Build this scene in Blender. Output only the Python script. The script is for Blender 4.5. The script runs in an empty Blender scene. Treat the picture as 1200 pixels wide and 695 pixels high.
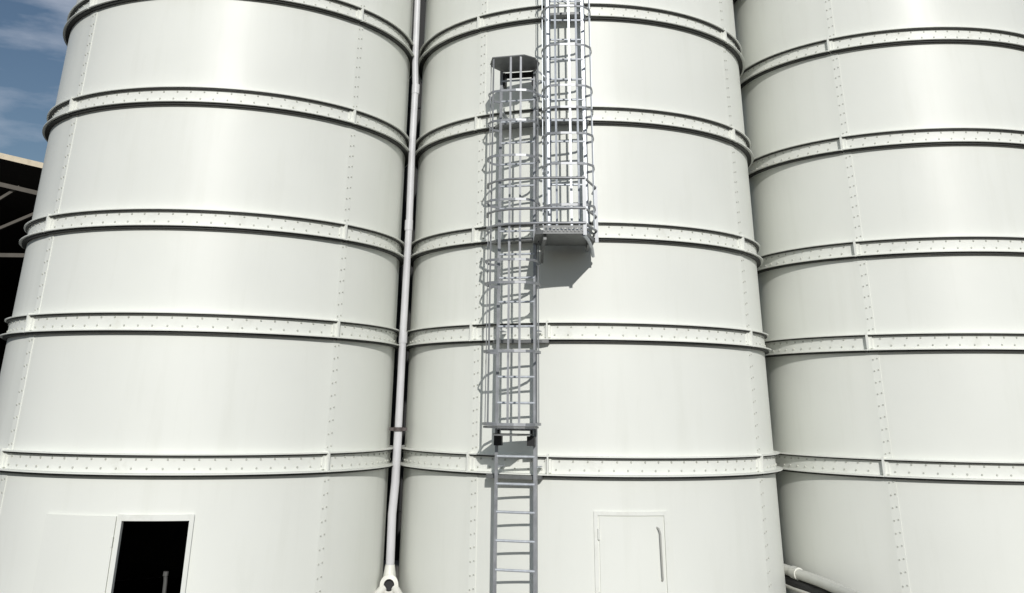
import bpy, math, random
from mathutils import Vector, Matrix
random.seed(7)
sc = bpy.context.scene
col = sc.collection
R_ = math.radians
EYE = 2.35                     # camera height above the yard; z values in the notes below are relative to the eye

# ------------------------------------------------------------------ camera
cam = bpy.data.cameras.new('Camera'); camo = bpy.data.objects.new('Camera', cam); col.objects.link(camo)
th, ro = 0.41784, 0.01207
right0 = Vector((1, 0, 0)); up0 = Vector((0, -math.sin(th), math.cos(th))); fwd = Vector((0, math.cos(th), math.sin(th)))
rt = math.cos(ro)*right0 + math.sin(ro)*up0
up = -math.sin(ro)*right0 + math.cos(ro)*up0
m = Matrix.Identity(4)
for i in range(3):
    m[i][0], m[i][1], m[i][2] = rt[i], up[i], -fwd[i]
m[2][3] = EYE
camo.matrix_world = m
cam.sensor_fit = 'HORIZONTAL'; cam.sensor_width = 36; cam.lens = 1141.3/1200*36
cam.shift_x = (600-592.55)/1200; cam.shift_y = (-29.78-347.5)/1200
cam.clip_start = 0.1; cam.clip_end = 5000
sc.camera = camo

# ------------------------------------------------------------------ sky and sun
SUN_EL, SUN_AZ = 22.5, 5.0      # azimuth measured from straight behind the camera, positive to the right
w = bpy.data.worlds.new('World'); sc.world = w; w.use_nodes = True
nt = w.node_tree; nt.nodes.clear()
out = nt.nodes.new('ShaderNodeOutputWorld'); bg = nt.nodes.new('ShaderNodeBackground')
sky = nt.nodes.new('ShaderNodeTexSky'); sky.sky_type = 'NISHITA'; sky.sun_disc = False
sky.sun_elevation = R_(SUN_EL); sky.sun_rotation = R_(180 - SUN_AZ)
sky.air_density = 1.0; sky.dust_density = 0.3; sky.ozone_density = 2.0
tc = nt.nodes.new('ShaderNodeTexCoord')
mp = nt.nodes.new('ShaderNodeMapping'); mp.inputs['Scale'].default_value = (1.3, 1.3, 5.0)
nz = nt.nodes.new('ShaderNodeTexNoise'); nz.inputs['Scale'].default_value = 2.9; nz.inputs['Detail'].default_value = 7; nz.inputs['Roughness'].default_value = .55
rp = nt.nodes.new('ShaderNodeValToRGB'); rp.color_ramp.elements[0].position = .46; rp.color_ramp.elements[1].position = .72
rp.color_ramp.elements[1].color = (.8, .8, .8, 1)
mx = nt.nodes.new('ShaderNodeMixRGB'); mx.inputs[2].default_value = (12.5, 13.2, 14.8, 1)
nt.links.new(tc.outputs['Generated'], mp.inputs[0]); nt.links.new(mp.outputs[0], nz.inputs['Vector'])
nt.links.new(nz.outputs['Fac'], rp.inputs[0]); nt.links.new(rp.outputs[0], mx.inputs[0])
nt.links.new(sky.outputs[0], mx.inputs[1]); nt.links.new(mx.outputs[0], bg.inputs[0])
bg.inputs[1].default_value = 0.085
nt.links.new(bg.outputs[0], out.inputs[0])
sl = bpy.data.lights.new('Sun', 'SUN'); sl.energy = 5.0; sl.angle = R_(.5); sl.color = (1, .975, .935)
so = bpy.data.objects.new('Sun', sl); col.objects.link(so)
sdir = Vector((math.sin(R_(SUN_AZ))*math.cos(R_(SUN_EL)), -math.cos(R_(SUN_AZ))*math.cos(R_(SUN_EL)), math.sin(R_(SUN_EL))))
so.rotation_euler = sdir.to_track_quat('Z', 'Y').to_euler(); so.location = (6, -20, 20)
vs = sc.view_settings; vs.view_transform = 'Standard'; vs.look = 'None'; vs.exposure = -0.71; vs.gamma = 1.0; vs.use_curve_mapping = False

# ------------------------------------------------------------------ materials
def mat(name, base, rough=.5, metal=0., var=.05, scale=4., bump=0., bscale=30., spec=.5, stretch=(1, 1, 1), rvar=.0, objvar=0., detail=5, dirt=None):
    M = bpy.data.materials.new(name); M.use_nodes = True
    t = M.node_tree; b = t.nodes['Principled BSDF']
    b.inputs['Roughness'].default_value = rough; b.inputs['Metallic'].default_value = metal
    b.inputs['Specular IOR Level'].default_value = spec
    c = t.nodes.new('ShaderNodeTexCoord'); mpn = t.nodes.new('ShaderNodeMapping'); mpn.inputs['Scale'].default_value = stretch
    t.links.new(c.outputs['Object'], mpn.inputs[0])
    n = t.nodes.new('ShaderNodeTexNoise'); n.inputs['Scale'].default_value = scale; n.inputs['Detail'].default_value = detail
    t.links.new(mpn.outputs[0], n.inputs['Vector'])
    r = t.nodes.new('ShaderNodeMapRange'); r.inputs['From Min'].default_value = .25; r.inputs['From Max'].default_value = .75
    r.inputs['To Min'].default_value = 1-var; r.inputs['To Max'].default_value = 1+var
    t.links.new(n.outputs['Fac'], r.inputs['Value'])
    val = r.outputs[0]
    if objvar:
        oi = t.nodes.new('ShaderNodeObjectInfo'); r2 = t.nodes.new('ShaderNodeMapRange')
        r2.inputs['To Min'].default_value = 1-objvar; r2.inputs['To Max'].default_value = 1+objvar
        t.links.new(oi.outputs['Random'], r2.inputs['Value'])
        mu = t.nodes.new('ShaderNodeMath'); mu.operation = 'MULTIPLY'
        t.links.new(val, mu.inputs[0]); t.links.new(r2.outputs[0], mu.inputs[1]); val = mu.outputs[0]
    mul = t.nodes.new('ShaderNodeVectorMath'); mul.operation = 'SCALE'; mul.inputs[0].default_value = base
    t.links.new(val, mul.inputs['Scale'])
    colour = mul.outputs[0]
    if dirt:
        dc, dsc, dst, lo, hi, amt = dirt
        m2 = t.nodes.new('ShaderNodeMapping'); m2.inputs['Scale'].default_value = dst
        t.links.new(c.outputs['Object'], m2.inputs[0])
        n2 = t.nodes.new('ShaderNodeTexNoise'); n2.inputs['Scale'].default_value = dsc; n2.inputs['Detail'].default_value = 8; n2.inputs['Roughness'].default_value = .62
        t.links.new(m2.outputs[0], n2.inputs['Vector'])
        r3 = t.nodes.new('ShaderNodeMapRange'); r3.inputs['From Min'].default_value = lo; r3.inputs['From Max'].default_value = hi; r3.inputs['To Max'].default_value = amt
        t.links.new(n2.outputs['Fac'], r3.inputs['Value'])
        mm = t.nodes.new('ShaderNodeMixRGB'); mm.inputs[2].default_value = (*dc, 1)
        t.links.new(r3.outputs[0], mm.inputs[0]); t.links.new(colour, mm.inputs[1]); colour = mm.outputs[0]
    t.links.new(colour, b.inputs['Base Color'])
    if rvar:
        r4 = t.nodes.new('ShaderNodeMapRange'); r4.inputs['To Min'].default_value = rough-rvar; r4.inputs['To Max'].default_value = rough+rvar
        t.links.new(n.outputs['Fac'], r4.inputs['Value']); t.links.new(r4.outputs[0], b.inputs['Roughness'])
    if bump:
        n3 = t.nodes.new('ShaderNodeTexNoise'); n3.inputs['Scale'].default_value = bscale; n3.inputs['Detail'].default_value = 3
        t.links.new(c.outputs['Object'], n3.inputs['Vector'])
        bp = t.nodes.new('ShaderNodeBump'); bp.inputs['Strength'].default_value = bump; bp.inputs['Distance'].default_value = .02
        t.links.new(n3.outputs['Fac'], bp.inputs['Height']); t.links.new(bp.outputs[0], b.inputs['Normal'])
    return M

M_WALL = mat('white_enamel', (.772, .787, .737), rough=.42, spec=.33, var=.022, scale=1.1, bump=.22, bscale=1.3, rvar=.09, objvar=.02,
             dirt=((.56, .57, .49), 2.2, (2.4, 2.4, .25), .53, .9, .26))
M_RING = mat('white_ring_paint', (.77, .783, .735), rough=.45, spec=.35, var=.03, scale=6, rvar=.06, objvar=.012,
             dirt=((.45, .44, .36), 5, (1, 1, 1), .58, .80, .35))
M_BOLT = mat('bolt_cap', (.50, .51, .46), rough=.5, var=.12, scale=9)
M_GALV = mat('galvanised_steel', (.56, .59, .63), rough=.45, metal=.35, var=.16, scale=14, rvar=.1, objvar=.06)
M_GALVD = mat('dull_galvanised_steel', (.20, .205, .205), rough=.55, metal=.4, var=.18, scale=14, objvar=.08)
M_GALV1 = mat('weathered_galvanised_steel', (.32, .33, .345), rough=.45, metal=.4, var=.2, scale=12, rvar=.1, objvar=.08)
M_STRIP = mat('black_shade_strip', (.02, .02, .018), rough=.6, var=.3, scale=25)
M_BLACK = mat('black_rubber', (.015, .015, .016), rough=.6)
M_PVC = mat('white_plastic_pipe', (.56, .56, .58), rough=.4, var=.05, scale=6, dirt=((.38, .36, .32), 7, (2, 2, .5), .55, .8, .4))
M_PVC2 = mat('cream_white_pipe', (.70, .70, .65), rough=.4, var=.05, scale=6, dirt=((.4, .38, .32), 7, (2, 2, 2), .55, .8, .4))
M_INNER = mat('dark_interior', (.035, .034, .03), rough=.7, var=.3, scale=5)
M_CONC = mat('stained_concrete', (.20, .19, .17), rough=.9, var=.18, scale=2.5, bump=.3, bscale=25, dirt=((.16, .15, .13), 1.2, (1, 1, 1), .5, .8, .6))
M_YARD = mat('worn_asphalt', (.07, .068, .064), rough=.92, var=.3, scale=.8, bump=.4, bscale=40, dirt=((.12, .11, .095), .25, (1, 1, 1), .5, .75, .7))
M_CREAM = mat('cream_painted_steel', (.62, .54, .40), rough=.6, var=.1, scale=3, dirt=((.25, .2, .14), 4, (1, 1, 1), .55, .8, .5))
M_BEAM = mat('grey_brown_steel_beam', (.09, .08, .065), rough=.65, var=.2, scale=3)
M_SHED = mat('dark_brown_sheeting', (.028, .024, .02), rough=.8, var=.25, scale=2)
M_BACKING = mat('black_backing', (.012, .012, .012), rough=.7, var=.25, scale=2)

# ------------------------------------------------------------------ mesh helpers
class MB:
    def __init__(s): s.v = []; s.f = []
    def face_strip(s, vs, fs):
        o = len(s.v); s.v += [tuple(p) for p in vs]; s.f += [tuple(o+i for i in f) for f in fs]
    def box(s, c, d, ax=None):
        ax = ax or (Vector((1, 0, 0)), Vector((0, 1, 0)), Vector((0, 0, 1)))
        c = Vector(c); hx, hy, hz = [ax[i]*(d[i]/2) for i in range(3)]
        vs = [c+sx*hx+sy*hy+sz*hz for sz in (-1, 1) for sy in (-1, 1) for sx in (-1, 1)]
        s.face_strip(vs, [(0, 2, 3, 1), (4, 5, 7, 6), (0, 1, 5, 4), (2, 6, 7, 3), (0, 4, 6, 2), (1, 3, 7, 5)])
        return s
    def bar(s, a, b, w_, t_, ref=Vector((0, 0, 1))):
        a, b = Vector(a), Vector(b); z = (b-a); L = z.length; z.normalize()
        if abs(z.dot(ref)) > .95: ref = Vector((0, 1, 0))
        x = z.cross(ref).normalized(); y = x.cross(z).normalized()
        return s.box((a+b)/2, (w_, t_, L), (x, y, z))
    def tube(s, pts, r, n=8, cap=True):
        pts = [Vector(p) for p in pts]; o = len(s.v); k = len(pts); prev = None
        for i, p in enumerate(pts):
            t = (pts[min(i+1, k-1)]-pts[max(i-1, 0)]).normalized()
            if prev is None:
                ref = Vector((0, 0, 1)) if abs(t.z) < .9 else Vector((1, 0, 0))
                x = t.cross(ref).normalized()
            else:
                x = (prev - t*prev.dot(t)).normalized()
            prev = x; y = t.cross(x)
            rr = r[i] if isinstance(r, (list, tuple)) else r
            for j in range(n):
                a = 2*math.pi*j/n; s.v.append(tuple(p+(x*math.cos(a)+y*math.sin(a))*rr))
        for i in range(k-1):
            for j in range(n):
                s.f.append((o+i*n+j, o+i*n+(j+1) % n, o+(i+1)*n+(j+1) % n, o+(i+1)*n+j))
        if cap:
            s.f.append(tuple(o+j for j in range(n))[::-1]); s.f.append(tuple(o+(k-1)*n+j for j in range(n)))
        return s
    def prism(s, poly, z0, z1):
        n = len(poly); o = len(s.v)
        s.v += [(x, y, z0) for x, y in poly]+[(x, y, z1) for x, y in poly]
        s.f.append(tuple(o+i for i in range(n))[::-1]); s.f.append(tuple(o+n+i for i in range(n)))
        for i in range(n): s.f.append((o+i, o+(i+1) % n, o+n+(i+1) % n, o+n+i))
        return s
    def build(s, name, material, parent=None, smooth=False, kind=None, label=None):
        me = bpy.data.meshes.new(name); me.from_pydata(s.v, [], s.f); me.update()
        if smooth:
            me.shade_smooth()
            if smooth != True: me.set_sharp_from_angle(angle=R_(smooth))
        me.materials.append(material)
        o = bpy.data.objects.new(name, me); col.objects.link(o); o.parent = parent
        if kind: o['kind'] = kind
        if label: o['label'] = label
        return o
def tag(o, label, cat, group=None):
    o['label'] = label; o['category'] = cat
    if group: o['group'] = group
    return o
def empty(name, loc, label, cat, group=None):
    o = bpy.data.objects.new(name, None); col.objects.link(o); o.location = loc; o.empty_display_size = .3
    return tag(o, label, cat, group)

# ------------------------------------------------------------------ setting
BASE = -2.0                                   # silo floor, relative to the eye
g = MB(); g.face_strip([(-400, -400, 0), (400, -400, 0), (400, 600, 0), (-400, 600, 0)], [(0, 1, 2, 3)])
yard = g.build('ground', M_YARD); yard['kind'] = 'structure'
g = MB(); g.box((1.0, 13.3, (EYE+BASE)/2-.004), (15.5, 7.2, EYE+BASE))
slab = g.build('concrete_slab', M_CONC); slab['kind'] = 'structure'

# ------------------------------------------------------------------ silos
RAD = 2.15
def pol(a, r, z): return (r*math.sin(a), -r*math.cos(a), z)
def wall_panel(a0, a1, z0, z1, parent, hole=None, name='wall_panel'):
    """curved sheet from azimuth a0 to a1 (degrees); its end laps 2.3 degrees over the next sheet"""
    lap = 2.3; A = [a0 + (a1-a0)*i/40 for i in range(41)]
    Z = [z0, z1]
    if hole:
        h0, h1, hz0, hz1 = hole
        A = sorted([a for a in A if min(abs(a-h0), abs(a-h1)) > .5] + [h0, h1]); Z = sorted(Z+[hz0, hz1])
    rad = [RAD + (.006 if i == len(A)-1 else 0) for i in range(len(A))]
    mb = MB(); n = len(A)
    vs = [pol(R_(a), r, z) for z in Z for a, r in zip(A, rad)]
    fs = []
    for k in range(len(Z)-1):
        for i in range(n-1):
            if hole and A[i] >= hole[0]-1e-4 and A[i+1] <= hole[1]+1e-4 and Z[k] >= hole[2]-1e-4 and Z[k+1] <= hole[3]+1e-4: continue
            fs.append((k*n+i, k*n+i+1, (k+1)*n+i+1, (k+1)*n+i))
    mb.face_strip(vs, fs)
    # the lap strip, with its cut edge
    L = [a1, a1+lap*.5, a1+lap]
    vs = [pol(R_(a), RAD+.006, z) for z in (z0, z1) for a in L] + [pol(R_(a1+lap), RAD-.002, z) for z in (z0, z1)]
    mb.face_strip(vs, [(0, 1, 4, 3), (1, 2, 5, 4), (2, 6, 7, 5)])
    return mb.build(name, M_WALL, parent, smooth=25)
def bolt(mb, a, z, r, rad=.0105, h=.010):
    c = Vector(pol(a, r, z)); nrm = Vector((math.sin(a), -math.cos(a), 0)); tx = Vector((math.cos(a), math.sin(a), 0)); tz = Vector((0, 0, 1))
    vs = []
    for k, rr in ((0, rad), (1, rad*.8)):
        for j in range(6):
            t = math.pi*j/3; vs.append(c + nrm*(h*k) + (tx*math.cos(t)+tz*math.sin(t))*rr)
    mb.face_strip(vs, [(6, 7, 8, 9, 10, 11)] + [(j, (j+1) % 6, 6+(j+1) % 6, 6+j) for j in range(6)])
def arc_box(a0, a1, z0, z1, r0, r1, n=6):
    mb = MB(); vs = []; fs = []
    for i in range(n+1):
        a = R_(a0+(a1-a0)*i/n)
        vs += [pol(a, r0, z0), pol(a, r1, z0), pol(a, r1, z1), pol(a, r0, z1)]
    for i in range(n):
        for j in range(4): fs.append((i*4+j, (i+1)*4+j, (i+1)*4+(j+1) % 4, i*4+(j+1) % 4))
    fs += [(0, 1, 2, 3), (n*4+3, n*4+2, n*4+1, n*4)]
    mb.face_strip(vs, [f[::-1] for f in fs]); return mb
def ring_beam(a0, a1, zb, parent):
    """one quarter of a stiffening ring: channel with a wide lower and a narrower upper flange"""
    H = .17; prof = [(RAD-.01, zb-.002), (RAD+.084, zb-.002), (RAD+.084, zb+.008), (RAD+.012, zb+.012), (RAD+.012, zb+H-.012),
                     (RAD+.066, zb+H-.009), (RAD+.066, zb+H), (RAD-.01, zb+H+.002)]
    mb = MB(); n = 37; gap = .25
    A = [a0+gap + (a1-a0-2*gap)*i/(n-1) for i in range(n)]; k = len(prof)
    vs = [pol(R_(a), r, z) for a in A for r, z in prof]
    fs = [(i*k+j, i*k+j+1, (i+1)*k+j+1, (i+1)*k+j) for i in range(n-1) for j in range(k-1)]
    fs += [tuple(range(k)), tuple((n-1)*k+j for j in range(k))[::-1]]
    mb.face_strip(vs, [f[::-1] for f in fs])
    ob = mb.build('ring_beam', M_RING, parent, smooth=30)
    for r0, r1, za, zc in ((RAD-.004, RAD+.052, zb-.022, zb-.003), (RAD+.010, RAD+.046, zb+H-.023, zb+H-.0125)):  # added black strips that deepen the shade lines under both flanges
        arc_box(a0+gap, a1-gap, za, zc, r0, r1, 36).build('shade_strip', M_STRIP, ob, smooth=30)
    b = MB(); cnt = int((a1-a0)/3.65)
    for i in range(cnt):
        a = R_(a0 + (i+.7)*(a1-a0)/cnt + random.uniform(-.12, .12))
        bolt(b, a, zb+.047, RAD+.012); bolt(b, a+R_(.9), zb+.122, RAD+.012)
    b.build('bolts', M_BOLT, ob, kind='stuff')
    return ob
def splice(a, zb, parent, wd=.052):
    nrm = Vector((math.sin(a), -math.cos(a), 0)); tx = Vector((math.cos(a), math.sin(a), 0)); mb = MB()
    mb.box(Vector(pol(a, RAD+.033, zb+.090)), (wd*.42, .074, .188), (tx, nrm, Vector((0, 0, 1))))
    mb.box(Vector(pol(a, RAD+.020, zb+.088)), (wd*1.7, .020, .135), (tx, nrm, Vector((0, 0, 1))))
    return mb.build('splice_plate', M_RING, parent)

GRP = 'white bolted storage silos in a row'
def silo(cx, cy, seam, bands, label, hatch=None, front=(0, 1)):
    root = empty('storage_silo', (cx, cy, EYE), label, 'silo', GRP)
    Z = [BASE] + [b+.085 for b in bands]
    top = Z[-1]
    for k in range(len(Z)-1):
        for q in range(4):
            a0 = seam + 90*q; a1 = a0 + 90
            hole = hatch if (hatch and k == 0 and q == 0) else None
            p = wall_panel(a0, a1, Z[k], Z[k+1], root, hole)
            if q in (0, 3):                       # seams on the side towards the yard carry their bolts
                b = MB(); zz = Z[k] + .13; i = 0
                while zz < Z[k+1]-.12:
                    for da in (.55, 1.75): bolt(b, R_(a1+da), zz + (0 if da < 1 else .012), RAD+.006, .0095, .008)
                    zz += .118
                b.build('bolts', M_BOLT, p, kind='stuff')
    for zb in bands:
        for q in range(4):
            rb = ring_beam(seam+90*q, seam+90*q+90, zb, root)
            splice(R_(seam+90*q), zb, rb)
    # conical roof above the frame
    mb = MB(); n = 48
    vs = [pol(2*math.pi*i/n, RAD+.12, top-.02) for i in range(n)] + [pol(2*math.pi*i/n, .3, top+.75) for i in range(n)]
    mb.face_strip(vs, [(i, (i+1) % n, n+(i+1) % n, n+i) for i in range(n)] + [tuple(n+i for i in range(n))])
    mb.build('roof', M_WALL, root, smooth=40)
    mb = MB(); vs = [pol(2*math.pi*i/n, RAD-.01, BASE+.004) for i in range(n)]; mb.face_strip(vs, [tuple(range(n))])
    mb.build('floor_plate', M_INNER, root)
    return root

up_b = [5.43, 6.69]
L_C, M_C, R_C = (-3.4031, 12.1837), (1.0279, 12.8375), (5.475, 13.335)
silo_l = silo(*L_C, -39.5, [-.602, .637, 1.630, 2.915, 4.160]+up_b,
              'white bolted steel silo with an open black hatch, beside the shed', hatch=(.3, 15.9, -1.76, -.97))
silo_m = silo(*M_C, -37.8, [-.606, .642, 1.661, 2.941, 4.199]+up_b,
              'white bolted steel silo carrying the caged ladders and a closed hatch')
silo_r = silo(*R_C, -38.6, [-.631, .623, 1.641, 2.884, 4.149]+up_b,
              'white bolted steel silo without hatch or ladder, with white pipes at its foot')

# extra splice joints of the rings right of the ladder, and a faint sheet edge below them
for zb in (-.606, .642):
    splice(R_(-14.6), zb, silo_m, .034)

# open hatch in the left silo -------------------------------------------------
def join(*mbs):
    o = MB()
    for q in mbs: o.face_strip(q.v, q.f)
    return o
h0, h1, hz0, hz1 = .3, 15.9, -1.76, -.97
fr = join(arc_box(h0-1.02, h0+.02, hz0-.04, hz1+.045, RAD-.03, RAD+.028, 2), arc_box(h1-.02, h1+1.05, hz0-.04, hz1+.045, RAD-.03, RAD+.028, 2),
          arc_box(h0+.03, h1-.03, hz1-.004, hz1+.044, RAD-.03, RAD+.027), arc_box(h0+.03, h1-.03, hz0-.039, hz0+.004, RAD-.03, RAD+.027))
fr.build('hatch_frame', M_RING, silo_l, smooth=30)
d = arc_box(-19.6, -1.12, hz0-.02, hz1+.030, RAD+.006, RAD+.022, 10).build('hatch_door', M_WALL, silo_l, smooth=30, label='hatch door swung fully open against the wall')
join(arc_box(-1.5, -1.06, -1.18, -1.10, RAD+.012, RAD+.033, 2), arc_box(-1.5, -1.06, -1.66, -1.58, RAD+.012, RAD+.033, 2)).build('hinge', M_RING, d)
# dark liner added so the left silo's inside stays dark through the hatch
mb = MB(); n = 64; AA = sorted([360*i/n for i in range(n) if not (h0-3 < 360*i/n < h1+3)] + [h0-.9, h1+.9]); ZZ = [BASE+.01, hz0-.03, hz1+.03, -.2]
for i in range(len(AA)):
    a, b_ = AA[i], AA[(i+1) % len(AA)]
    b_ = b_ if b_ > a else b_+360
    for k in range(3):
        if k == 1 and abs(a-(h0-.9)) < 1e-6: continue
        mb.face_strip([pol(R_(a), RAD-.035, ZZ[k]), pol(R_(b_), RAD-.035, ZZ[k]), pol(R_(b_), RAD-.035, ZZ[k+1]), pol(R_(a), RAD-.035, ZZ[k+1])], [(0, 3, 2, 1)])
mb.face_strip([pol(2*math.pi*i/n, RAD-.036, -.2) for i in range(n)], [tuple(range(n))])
mb.build('dark_liner', M_INNER, silo_l)

# closed hatch in the middle silo ---------------------------------------------
c0, c1, cz0, cz1 = -2.1, 15.3, -1.76, -.945
join(arc_box(c0-1.0, c0, cz0-.04, cz1+.035, RAD-.004, RAD+.016, 2), arc_box(c1, c1+1.0, cz0-.04, cz1+.035, RAD-.004, RAD+.016, 2),
     arc_box(c0+.01, c1-.01, cz1, cz1+.034, RAD-.004, RAD+.0155), arc_box(c0+.01, c1-.01, cz0-.039, cz0, RAD-.004, RAD+.021)).build('hatch_frame', M_RING, silo_m, smooth=30)
cd = arc_box(c0+.35, c1-.3, cz0+.012, cz1-.010, RAD-.004, RAD+.012, 10).build('hatch_door', M_WALL, silo_m, smooth=30, label='closed hatch door with a long vertical handle')
hb = MB(); pts = [pol(R_(13.2), RAD+.012, -1.045), pol(R_(13.4), RAD+.04, -1.055), pol(R_(13.7), RAD+.045, -1.09), pol(R_(13.8), RAD+.045, -1.44), pol(R_(13.9), RAD+.04, -1.475), pol(R_(13.9), RAD+.012, -1.485)]
hb.tube(pts, .009, 8).build('handle', mat('grey_handle', (.42, .42, .39), rough=.5), cd, smooth=40)
for zz in (-1.10, -1.62):
    hg = MB(); hg.tube([pol(R_(c0+.1), RAD+.024, zz-.045), pol(R_(c0+.1), RAD+.024, zz+.045)], .010, 8); hg.build('hinge', M_RING, cd, smooth=40)

# rod standing inside the open hatch
rod = MB(); rod.tube([(-3.06, 10.5, EYE+BASE+.006), (-3.072, 10.5, EYE-1.50), (-3.076, 10.49, EYE-1.442)], .018, 8)
rod.tube([(-3.076, 10.49, EYE-1.46), (-3.074, 10.49, EYE-1.425)], .024, 8)
tag(rod.build('metal_rod', mat('dull_grey_rod', (.11, .11, .105), rough=.6), None, smooth=40), 'thin grey metal rod standing inside the open hatch', 'rod')

# ------------------------------------------------------------------ ladders
def frame(az):
    a = R_(az); return Vector((math.cos(a), math.sin(a), 0)), Vector((math.sin(a), -math.cos(a), 0))
UPV = Vector((0, 0, 1))
CAGE = [(-.195, .0), (-.262, .07), (-.272, .18), (-.255, .31), (-.185, .405), (-.08, .435), (.08, .435), (.185, .405), (.255, .31), (.272, .18), (.262, .07), (.195, .0)]
def hoop_pts(cx, cy, r, half, n=20):
    """cage hoop in the ladder's frame: x along the rungs, y outwards from the wall"""
    return CAGE
def caged_ladder(name, label, org, az, width, z0, z1, cage0, cage1, hoops, rung0, pitch, strap_angles, wall_pts, steel):
    ex, ny = frame(az); root = empty(name, (org[0], org[1], EYE+z0), label, 'ladder', 'caged access ladders on the middle silo')
    def P(x, y, z): v = ex*x + ny*y; return Vector((v.x, v.y, z-z0))
    ax = (ex, ny, UPV); hw = width/2
    for s in (-1, 1):
        mb = MB(); c = P(s*hw, 0, (z0+z1)/2)
        rw = .042 if z0 > 0 else .032; mb.box(c, (rw, .009, z1-z0), ax); mb.box(c + ex*(s*(rw/2-.004)) - ny*.025, (.008, .041, z1-z0-.004), ax)
        mb.build('rail', steel, root)
    z = rung0; mesh = None
    while z < z1-.05:
        if mesh is None:
            mb = MB(); mb.tube([ex*(-hw+.004), ex*(hw-.004)], .0115, 8); o = mb.build('rung', M_GALV, root, smooth=50); mesh = o.data
        else:
            o = bpy.data.objects.new('rung', mesh); col.objects.link(o); o.parent = root
        o.location = P(0, 0, z); z += pitch
    r, cy = .285, .16; hp = hoop_pts(0, cy, r, hw)
    hm = None
    for z in hoops:
        if hm is None:
            mb = MB(); k = len(hp); vs = []
            for i, (x, y) in enumerate(hp):   # flat strap bent round the cage
                dx, dy = x, y-cy; L = math.hypot(dx, dy); q = 1+.007/L
                for zz in (-.012, .012):
                    vs.append(P(x, y, z0+zz)); vs.append(P(x*q, cy+dy*q, z0+zz))
            fs = []
            for i in range(k-1):
                a, b_ = i*4, (i+1)*4
                fs += [(a, b_, b_+2, a+2), (a+1, a+3, b_+3, b_+1), (a, a+1, b_+1, b_), (a+2, b_+2, b_+3, a+3)]
            mb.face_strip(vs, fs); o = mb.build('hoop', M_GALV1, root); hm = o.data
        else:
            o = bpy.data.objects.new('hoop', hm); col.objects.link(o); o.parent = root
        o.location = (0, 0, z-z0)
    for x, y in strap_angles:
        d_ = (ex*x + ny*(y-.16)).normalized(); tg = UPV.cross(d_)
        mb = MB(); mb.box(P(x, y, (cage0+cage1)/2) - d_*.004, (.022, .006, cage1-cage0), (tg, d_, UPV)); mb.build('cage_bar', steel, root)
    # brackets to the silo wall
    for zz in wall_pts:
        for s in (-1, 1):
            mb = MB()
            p = Vector((org[0], org[1], 0)) + ex*(s*hw)
            # march inwards until the wall is met
            q = p.copy(); t = 0
            while (Vector((q.x-M_C[0], q.y-M_C[1])).length > RAD+.075) and t < 1: q -= ny*.005; t += .005
            mb.bar(P(s*hw, -.03, zz), P(s*hw, -t-.02, zz-.0), .045, .008)
            mb.build('wall_bracket', M_GALV, root)
    return root, P, ex, ny

HO1 = [-.15, .50, 1.14, 1.36, 1.96, 2.42, 2.80, 3.13]
lad1, P1, ex1, n1 = caged_ladder('caged_ladder', 'galvanised ladder reaching down to the ground, its cage starting above head height', (.154, 10.55), -14, .385, BASE, 3.50, -.16, 3.51,
    HO1, -1.87, .2385, [(-.272, .18), (-.185, .405), (.02, .435), (.13, .422), (.272, .18)], [-.53, .72, 1.75, 3.02], M_GALV1)
HO2 = [1.88, 2.30, 2.62, 2.90, 3.14, 3.60, 4.05, 4.5, 5.0, 5.5, 6.0, 6.5]
lad2, P2, ex2, n2 = caged_ladder('caged_ladder', 'galvanised ladder rising from the platform past the top of the picture', (.69, 10.38), -2, .39, 1.62, 6.9, 1.66, 6.52,
    HO2, 1.70, .2345, [(-.272, .18), (-.232, .34), (-.13, .422), (.02, .435), (.10, .43), (.255, .31), (.272, .14)], [1.75, 3.03, 4.28, 5.5], M_GALV)
Z1 = BASE; Z2 = 1.62

# octagonal hood and bottom trap plate of the lower cage
def plate_poly(P, z0, r, cy, back, hw, n=8):
    pts = [(-hw, back)] + [(x*.985, .16+(y-.16)*.985) for x, y in CAGE[1:-1] if y > .1] + [(hw, back)]
    return [(P(x, y, z0).x, P(x, y, z0).y) for x, y in pts]
mb = MB(); mb.prism([(P1(x, y, Z1).x, P1(x, y, Z1).y) for x, y in ((-.20, -.10), (-.276, .10), (-.276, .20), (-.195, .415), (.17, .435), (.262, .31), (.276, .12), (.20, -.10))][::-1], 3.515-Z1, 3.527-Z1)
mb.build('cage_hood', M_GALVD, lad1)
mb = MB(); c = P1(0, -.10, 3.47); mb.box(c, (.36, .02, .06), (ex1, n1, UPV)); mb.box(P1(-.17, -.06, 3.40), (.03, .10, .16), (ex1, n1, UPV)); mb.box(P1(.17, -.06, 3.40), (.03, .10, .16), (ex1, n1, UPV))
mb.build('hood_bracket', M_BLACK, lad1)
mb = MB(); mb.prism(plate_poly(P1, Z1, .275, .16, .02, .2, 6)[::-1], -.185-Z1, -.168-Z1)
mb.build('trap_plate', M_GALVD, lad1)
mb = MB(); mb.prism([(P1(x, y, Z1).x, P1(x, y, Z1).y) for x, y in ((-.17, .03), (-.20, .14), (-.13, .36), (.10, .36), (.17, .14), (.17, .03))][::-1], -.250-Z1, -.236-Z1)
mb.build('trap_door', M_GALVD, lad1)
for s in (-1, 1):
    mb = MB(); mb.box(P1(s*.165, .045, -.30), (.075, .06, .085), (ex1, n1, UPV)); mb.box(P1(s*.165, .03, -.235), (.02, .03, .06), (ex1, n1, UPV)); mb.build('hinge_block', M_BLACK, lad1)
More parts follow.
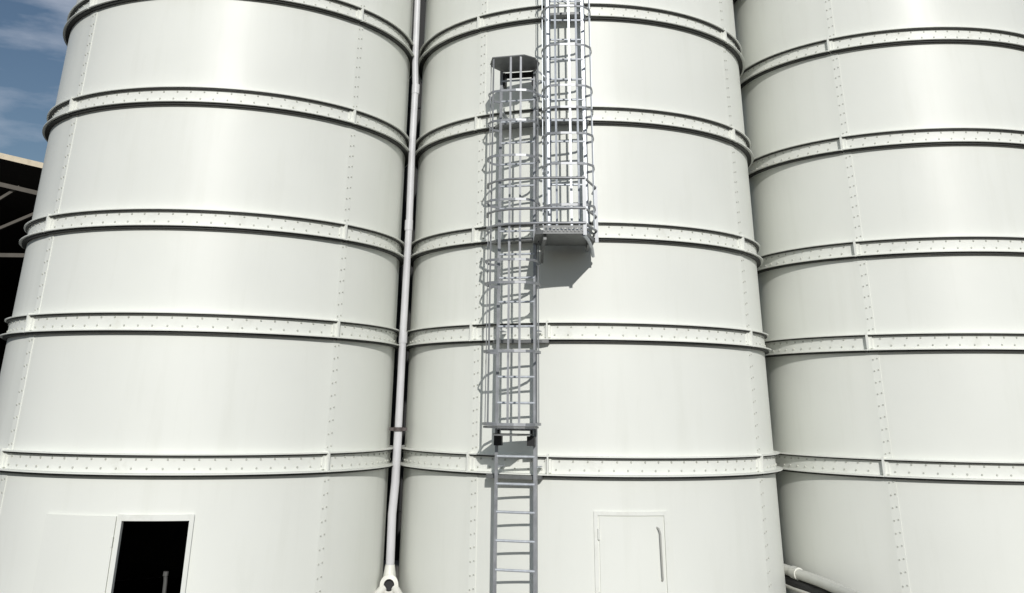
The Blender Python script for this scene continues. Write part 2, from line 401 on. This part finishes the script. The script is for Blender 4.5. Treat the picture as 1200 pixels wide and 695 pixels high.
# ladder shelf plates bolted under the ring flanges
def shelf(a0, a1, zb, depth, parent):
    """tapered support ledge under a ring, behind a ladder"""
    mb = MB(); n = 10; poly = []
    for i in range(n+1):
        a = R_(a0 + (a1-a0)*i/n); poly.append(pol(a, RAD+.004, 0)[:2])
    for i in range(n, -1, -1):
        t = i/n; e = min(1, min(t, 1-t)*9+.3)
        a = R_(a0 + (a1-a0)*t); poly.append(pol(a, RAD+.07+(depth-.07)*e, 0)[:2])
    mb.prism(poly, zb-.034, zb-.006); return mb.build('ladder_shelf', M_GALVD, parent)
shelf(-15.5, -2.2, 4.199, .21, silo_m); shelf(-30, -2.0, 2.941, .20, silo_m); shelf(-31, -1.5, 1.661, .17, silo_m)
shelf(-30, -14, .642, .11, silo_m); shelf(-31, -16, -.606, .20, silo_m)
# grab loops joining the top of the lower ladder to the upper one
mb = MB()
for zz in (3.44, 3.18):
    a = P1(.19, .03, zz); b_ = Vector((.49-.154, 10.40-10.55, zz-.10-Z1))
    mb.tube([a, a*.7+b_*.3+Vector((0, -.05, .03)), a*.3+b_*.7+Vector((0, -.05, .0)), b_], .011, 7)
mb.tube([P1(.2, .02, 3.26), P1(.26, .10, 3.33), P1(.33, .12, 3.30), P1(.345, .08, 3.2), P1(.33, .05, 3.10)], .010, 7)
mb.build('grab_rail', M_GALV, lad1, smooth=50)

# ------------------------------------------------------------------ platform between the ladders
PZ = 1.60
pf = empty('access_platform', (.6, 10.2, EYE+PZ), 'small galvanised landing with guard rails where the two ladders meet', 'platform')
def W(x, y, z): return Vector((x-.6, y-10.2, z-PZ))
deck = [(.325, 10.62), (.325, 9.84), (.40, 9.80), (.80, 9.77), (.945, 10.25), (.95, 10.58)]
mb = MB(); mb.prism([(x-.6, y-10.2) for x, y in deck], -.03, .0); mb.build('deck', M_GALVD, pf)
# toe board with its row of grating ends
mb = MB(); edge = deck[1:]
for (xa, ya), (xb, yb) in zip(edge[:-1], edge[1:]):
    mb.bar(W(xa, ya-.004, PZ+.032), W(xb, yb-.004, PZ+.032), .008, .022); mb.bar(W(xa, ya-.004, PZ-.026), W(xb, yb-.004, PZ-.026), .008, .022)
mb.build('toe_board', M_GALVD, pf)
gm = None
for i in range(11):
    t = i/10; x, y = .41+.38*t, 9.793-.028*t
    if gm is None:
        mb = MB(); mb.box((0, 0, 0), (.016, .02, .04)); o = mb.build('grating_bar', M_GALVD, pf); gm = o.data
    else:
        o = bpy.data.objects.new('grating_bar', gm); col.objects.link(o); o.parent = pf
    o.location = W(x, y, PZ+.003)
# guard rails run round the landing and across the lower cage
line = [(-.16, 10.32), (-.155, 10.12), (-.07, 9.96), (.06, 9.86), (.40, 9.775), (.81, 9.745), (.965, 10.22), (.965, 10.55)]
for zz in (1.665, 1.81, 2.11):
    mb = MB(); mb.tube([W(x, y, zz) for x, y in line], .013, 8); mb.build('guard_rail', M_GALV1, pf, smooth=50)
for x, y in ((.81, 9.755), (.968, 10.23)):
    mb = MB(); mb.bar(W(x, y, PZ-.05), W(x, y, 2.13), .035, .008); mb.build('post', M_GALV1, pf)
# support brackets below
mb = MB(); mb.tube([W(.80, 9.80, PZ-.04), W(.86, 10.02, PZ-.055), W(.92, 10.30, PZ-.09), W(.955, 10.55, PZ-.14)], .018, 8)
mb.build('brace', M_GALV, pf, smooth=50)
mb = MB(); mb.bar(W(.42, 9.85, PZ-.06), W(.42, 10.66, PZ-.06), .03, .05); mb.bar(W(.88, 10.15, PZ-.06), W(.9, 10.64, PZ-.06), .03, .05); mb.bar(W(.42, 10.35, PZ-.07), W(.42, 10.68, PZ-.19), .03, .03)
mb.build('support_arm', M_GALVD, pf)

# ------------------------------------------------------------------ downpipe between the left and middle silos
dp = empty('downpipe', (-1.142, 12.05, EYE-1.685), 'white vertical pipe in the dark gap between left and middle silos', 'pipe')
def D(x, y, z): return Vector((x+1.13, y-12.05, z+1.66))
secs = [([(-1.150, 12.06, 7.2), (-1.165, 12.06, 5.2), (-1.152, 12.06, 4.1), (-1.128, 12.06, 3.72)], .040),
        ([(-1.132, 12.06, 3.78), (-1.136, 12.06, 3.0), (-1.124, 12.06, 2.0)], .042),
        ([(-1.124, 12.06, 2.06), (-1.131, 12.06, .9), (-1.130, 12.06, -.22)], .042),
        ([(-1.130, 12.06, -.2), (-1.134, 12.06, -.75), (-1.150, 12.05, -1.05), (-1.142, 12.04, -1.6)], .046)]
for pts, r in secs:
    mb = MB(); mb.tube([D(*p) for p in pts], r, 14); mb.build('pipe_section', M_PVC, dp, smooth=50)
for z, mm, nm in ((3.75, M_PVC, 'socket'), (2.03, M_PVC, 'socket'), (.75, M_PVC, 'socket')):
    mb = MB(); mb.tube([D(-1.128, 12.06, z-.06), D(-1.128, 12.06, z+.06)], .049, 14); mb.build(nm, mm, dp, smooth=50)
mb = MB(); mb.tube([D(-1.130, 12.06, -.235), D(-1.130, 12.06, -.195)], .062, 14); mb.box(D(-1.130, 12.05, -.215), (.20, .05, .032))
mb.build('clamp', mat('rusty_brown_clamp', (.075, .06, .058), rough=.6, var=.2, scale=20), dp, smooth=40)
# elbow at the foot with an open socket facing the yard
mb = MB(); mb.tube([D(-1.142, 12.03, -1.52), D(-1.142, 12.03, -1.63), D(-1.135, 11.98, -1.685), D(-1.13, 11.90, -1.69)], [.05, .07, .09, .098], 16, cap=False)
ring_o = [D(-1.13, 11.90, -1.69) + Vector((.098*math.cos(t), 0, .098*math.sin(t))) for t in [2*math.pi*i/20 for i in range(20)]]
ring_i = [D(-1.13, 11.892, -1.69) + Vector((.056*math.cos(t), 0, .056*math.sin(t))) for t in [2*math.pi*i/20 for i in range(20)]]
mb.face_strip(ring_o+ring_i, [(i, (i+1) % 20, 20+(i+1) % 20, 20+i) for i in range(20)])
mb.build('elbow', M_PVC2, dp, smooth=50)
mb = MB(); rr = [D(-1.13, 11.95, -1.69) + Vector((.057*math.cos(t), 0, .057*math.sin(t))) for t in [2*math.pi*i/20 for i in range(20)]]
r2 = [p+Vector((0, -.058, 0)) for p in rr]; mb.face_strip(rr+r2, [(i, (i+1) % 20, 20+(i+1) % 20, 20+i) for i in range(20)] + [tuple(range(20))])
mb.build('socket_bore', M_BLACK, dp, smooth=50)
for s, xe in ((-1, -1.33), (1, -.90)):
    mb = MB(); mb.tube([D(-1.13+s*.06, 11.93, -1.72), D(-1.13+s*.13, 11.85, -1.79), D(xe-s*.03, 11.62, -1.84), D(xe, 11.4, -1.93)], .042, 12); mb.build('branch_pipe', M_PVC2, dp, smooth=50)

# ------------------------------------------------------------------ pipes at the foot of the right silo
def foot_pipe(label, pts, r, coupl):
    root = empty('drain_pipe', pts[0], label, 'pipe', 'white pipes at the foot of the right silo')
    o = Vector(pts[0]); mb = MB(); mb.tube([Vector(p)-o for p in pts], r, 14); mb.build('pipe_section', M_PVC2, root, smooth=50)
    for t in coupl:
        a, b_ = Vector(pts[t[0]]), Vector(pts[t[0]+1]); p = a.lerp(b_, t[1]) - o; d_ = (b_-a).normalized()
        mb = MB(); mb.tube([p-d_*.07, p+d_*.07], r*1.22, 14); mb.build('coupling', M_PVC2, root, smooth=50)
ze = EYE
foot_pipe('upper of two white pipes running out beside the right silo', [(3.20, 13.00, ze-1.64), (3.262, 12.70, ze-1.645), (3.40, 12.0, ze-1.65), (3.50, 11.2, ze-1.66), (3.56, 10.3, ze-1.68)], .052, [(1, .25)])
hz = MB(); hz.tube([(3.20, 12.98, ze-1.75), (3.27, 12.65, ze-1.755), (3.41, 12.0, ze-1.765), (3.515, 11.2, ze-1.78), (3.58, 10.3, ze-1.80)], .058, 14)  # black filler tube, added to stand in for the shaded gap under the pipe
tag(hz.build('shade_tube', M_BLACK, None, smooth=50), 'thick black tube added for the shade under the upper white pipe beside the right silo', 'shade filler')
foot_pipe('lower, thinner of two white pipes running out beside the right silo', [(3.18, 12.90, ze-1.78), (3.27, 12.5, ze-1.79), (3.36, 12.0, ze-1.80), (3.46, 11.2, ze-1.82), (3.5, 10.3, ze-1.84)], .026, [])

# ------------------------------------------------------------------ made-up black block, added to darken the view through the gap
tw = empty('gap_backing', (-1.75, 16.6, 0), 'tall black block added to darken the gap between left and middle silos', 'backing')
mb = MB(); mb.box((0, 0, 6.0), (1.5, 1.2, 12.0)); mb.build('backing_block', M_BACKING, tw)
for k in range(6):
    mb = MB(); mb.box((0, -.61, 1+2*k), (1.56, .04, .08)); mb.build('backing_rail', M_BACKING, tw)

# ------------------------------------------------------------------ open shed at the left
SY = 24.0; D2 = 34.0
def roof_z(x): return 5.556 - .2135*(x+12.504)
sh = empty('open_shed', (-16, SY, 0), 'dark open-fronted shed with cream roof edge and steel trusses behind the left silo', 'shed')
def S(x, y, z): return Vector((x+16, y-SY, z+EYE))
XL, XR = -27.0, -5.5; XM = -20.0
def rz(x): return roof_z(x) if x > XM else roof_z(XM) - .2135*(XM-x)
mb = MB()
for xa, xb in ((XL, XM), (XM, XR)):
    mb.face_strip([S(xa, SY-.2, rz(xa)), S(xb, SY-.2, rz(xb)), S(xb, SY+D2, rz(xb)), S(xa, SY+D2, rz(xa)),
                   S(xa, SY-.2, rz(xa)+.05), S(xb, SY-.2, rz(xb)+.05), S(xb, SY+D2, rz(xb)+.05), S(xa, SY+D2, rz(xa)+.05)],
                  [(0, 1, 2, 3), (7, 6, 5, 4), (0, 4, 5, 1), (2, 6, 7, 3)])
rf = mb.build('roof', M_SHED, sh)
for xa, xb in ((XL, XM), (XM, XR)):
    mb = MB(); mb.bar(S(xa, SY-.26, rz(xa)-.02), S(xb, SY-.26, rz(xb)-.02), .06, .13); mb.build('fascia', M_CREAM, rf)
mb = MB()
mb.face_strip([S(XL, SY+D2-.1, -EYE), S(XR, SY+D2-.1, -EYE), S(XR, SY+D2-.1, rz(XR)), S(XM, SY+D2-.1, rz(XM)), S(XL, SY+D2-.1, rz(XL))], [(0, 1, 2, 3, 4)])
mb.face_strip([S(XL, SY, -EYE), S(XL, SY+D2, -EYE), S(XL, SY+D2, rz(XL)), S(XL, SY, rz(XL))], [(0, 1, 2, 3)])
mb.face_strip([S(XR, SY, -EYE), S(XR, SY+D2, -EYE), S(XR, SY+D2, rz(XR)), S(XR, SY, rz(XR))], [(0, 1, 2, 3)])
mb.build('wall', M_SHED, sh)
mb = MB(); mb.bar(S(XM, SY+.2, rz(XM)-.68), S(XR, SY+.2, rz(XR)-.62), .10, .10); tr = mb.build('truss_rafter', M_BEAM, sh)
mb = MB(); mb.bar(S(XL, SY+.2, 3.20), S(XR, SY+.2, 3.20), .10, .09); mb.build('tie_beam', M_BEAM, sh)
x = -19.2; k = 0
for xa, za, xb, zb in ((-12.95, 3.25+.28, -11.05, 4.42), (-12.62, 4.42, -12.0, 4.86), (-14.6, 4.9, -13.2, 3.25), (-16.4, 3.25, -14.8, 5.2), (-18.2, 5.6, -16.6, 3.25)):
    mb = MB(); mb.bar(S(xa, SY+.3, za), S(xb, SY+.3, zb), .07, .07); mb.build('truss_brace', M_BEAM, sh)
for px in (XL+.2, XR-.2, -14.4):
    mb = MB(); mb.box(S(px, SY+.45, (3.2-EYE)/2-.0), (.22, .22, 3.2+EYE)); mb.build('post', M_BEAM, sh)
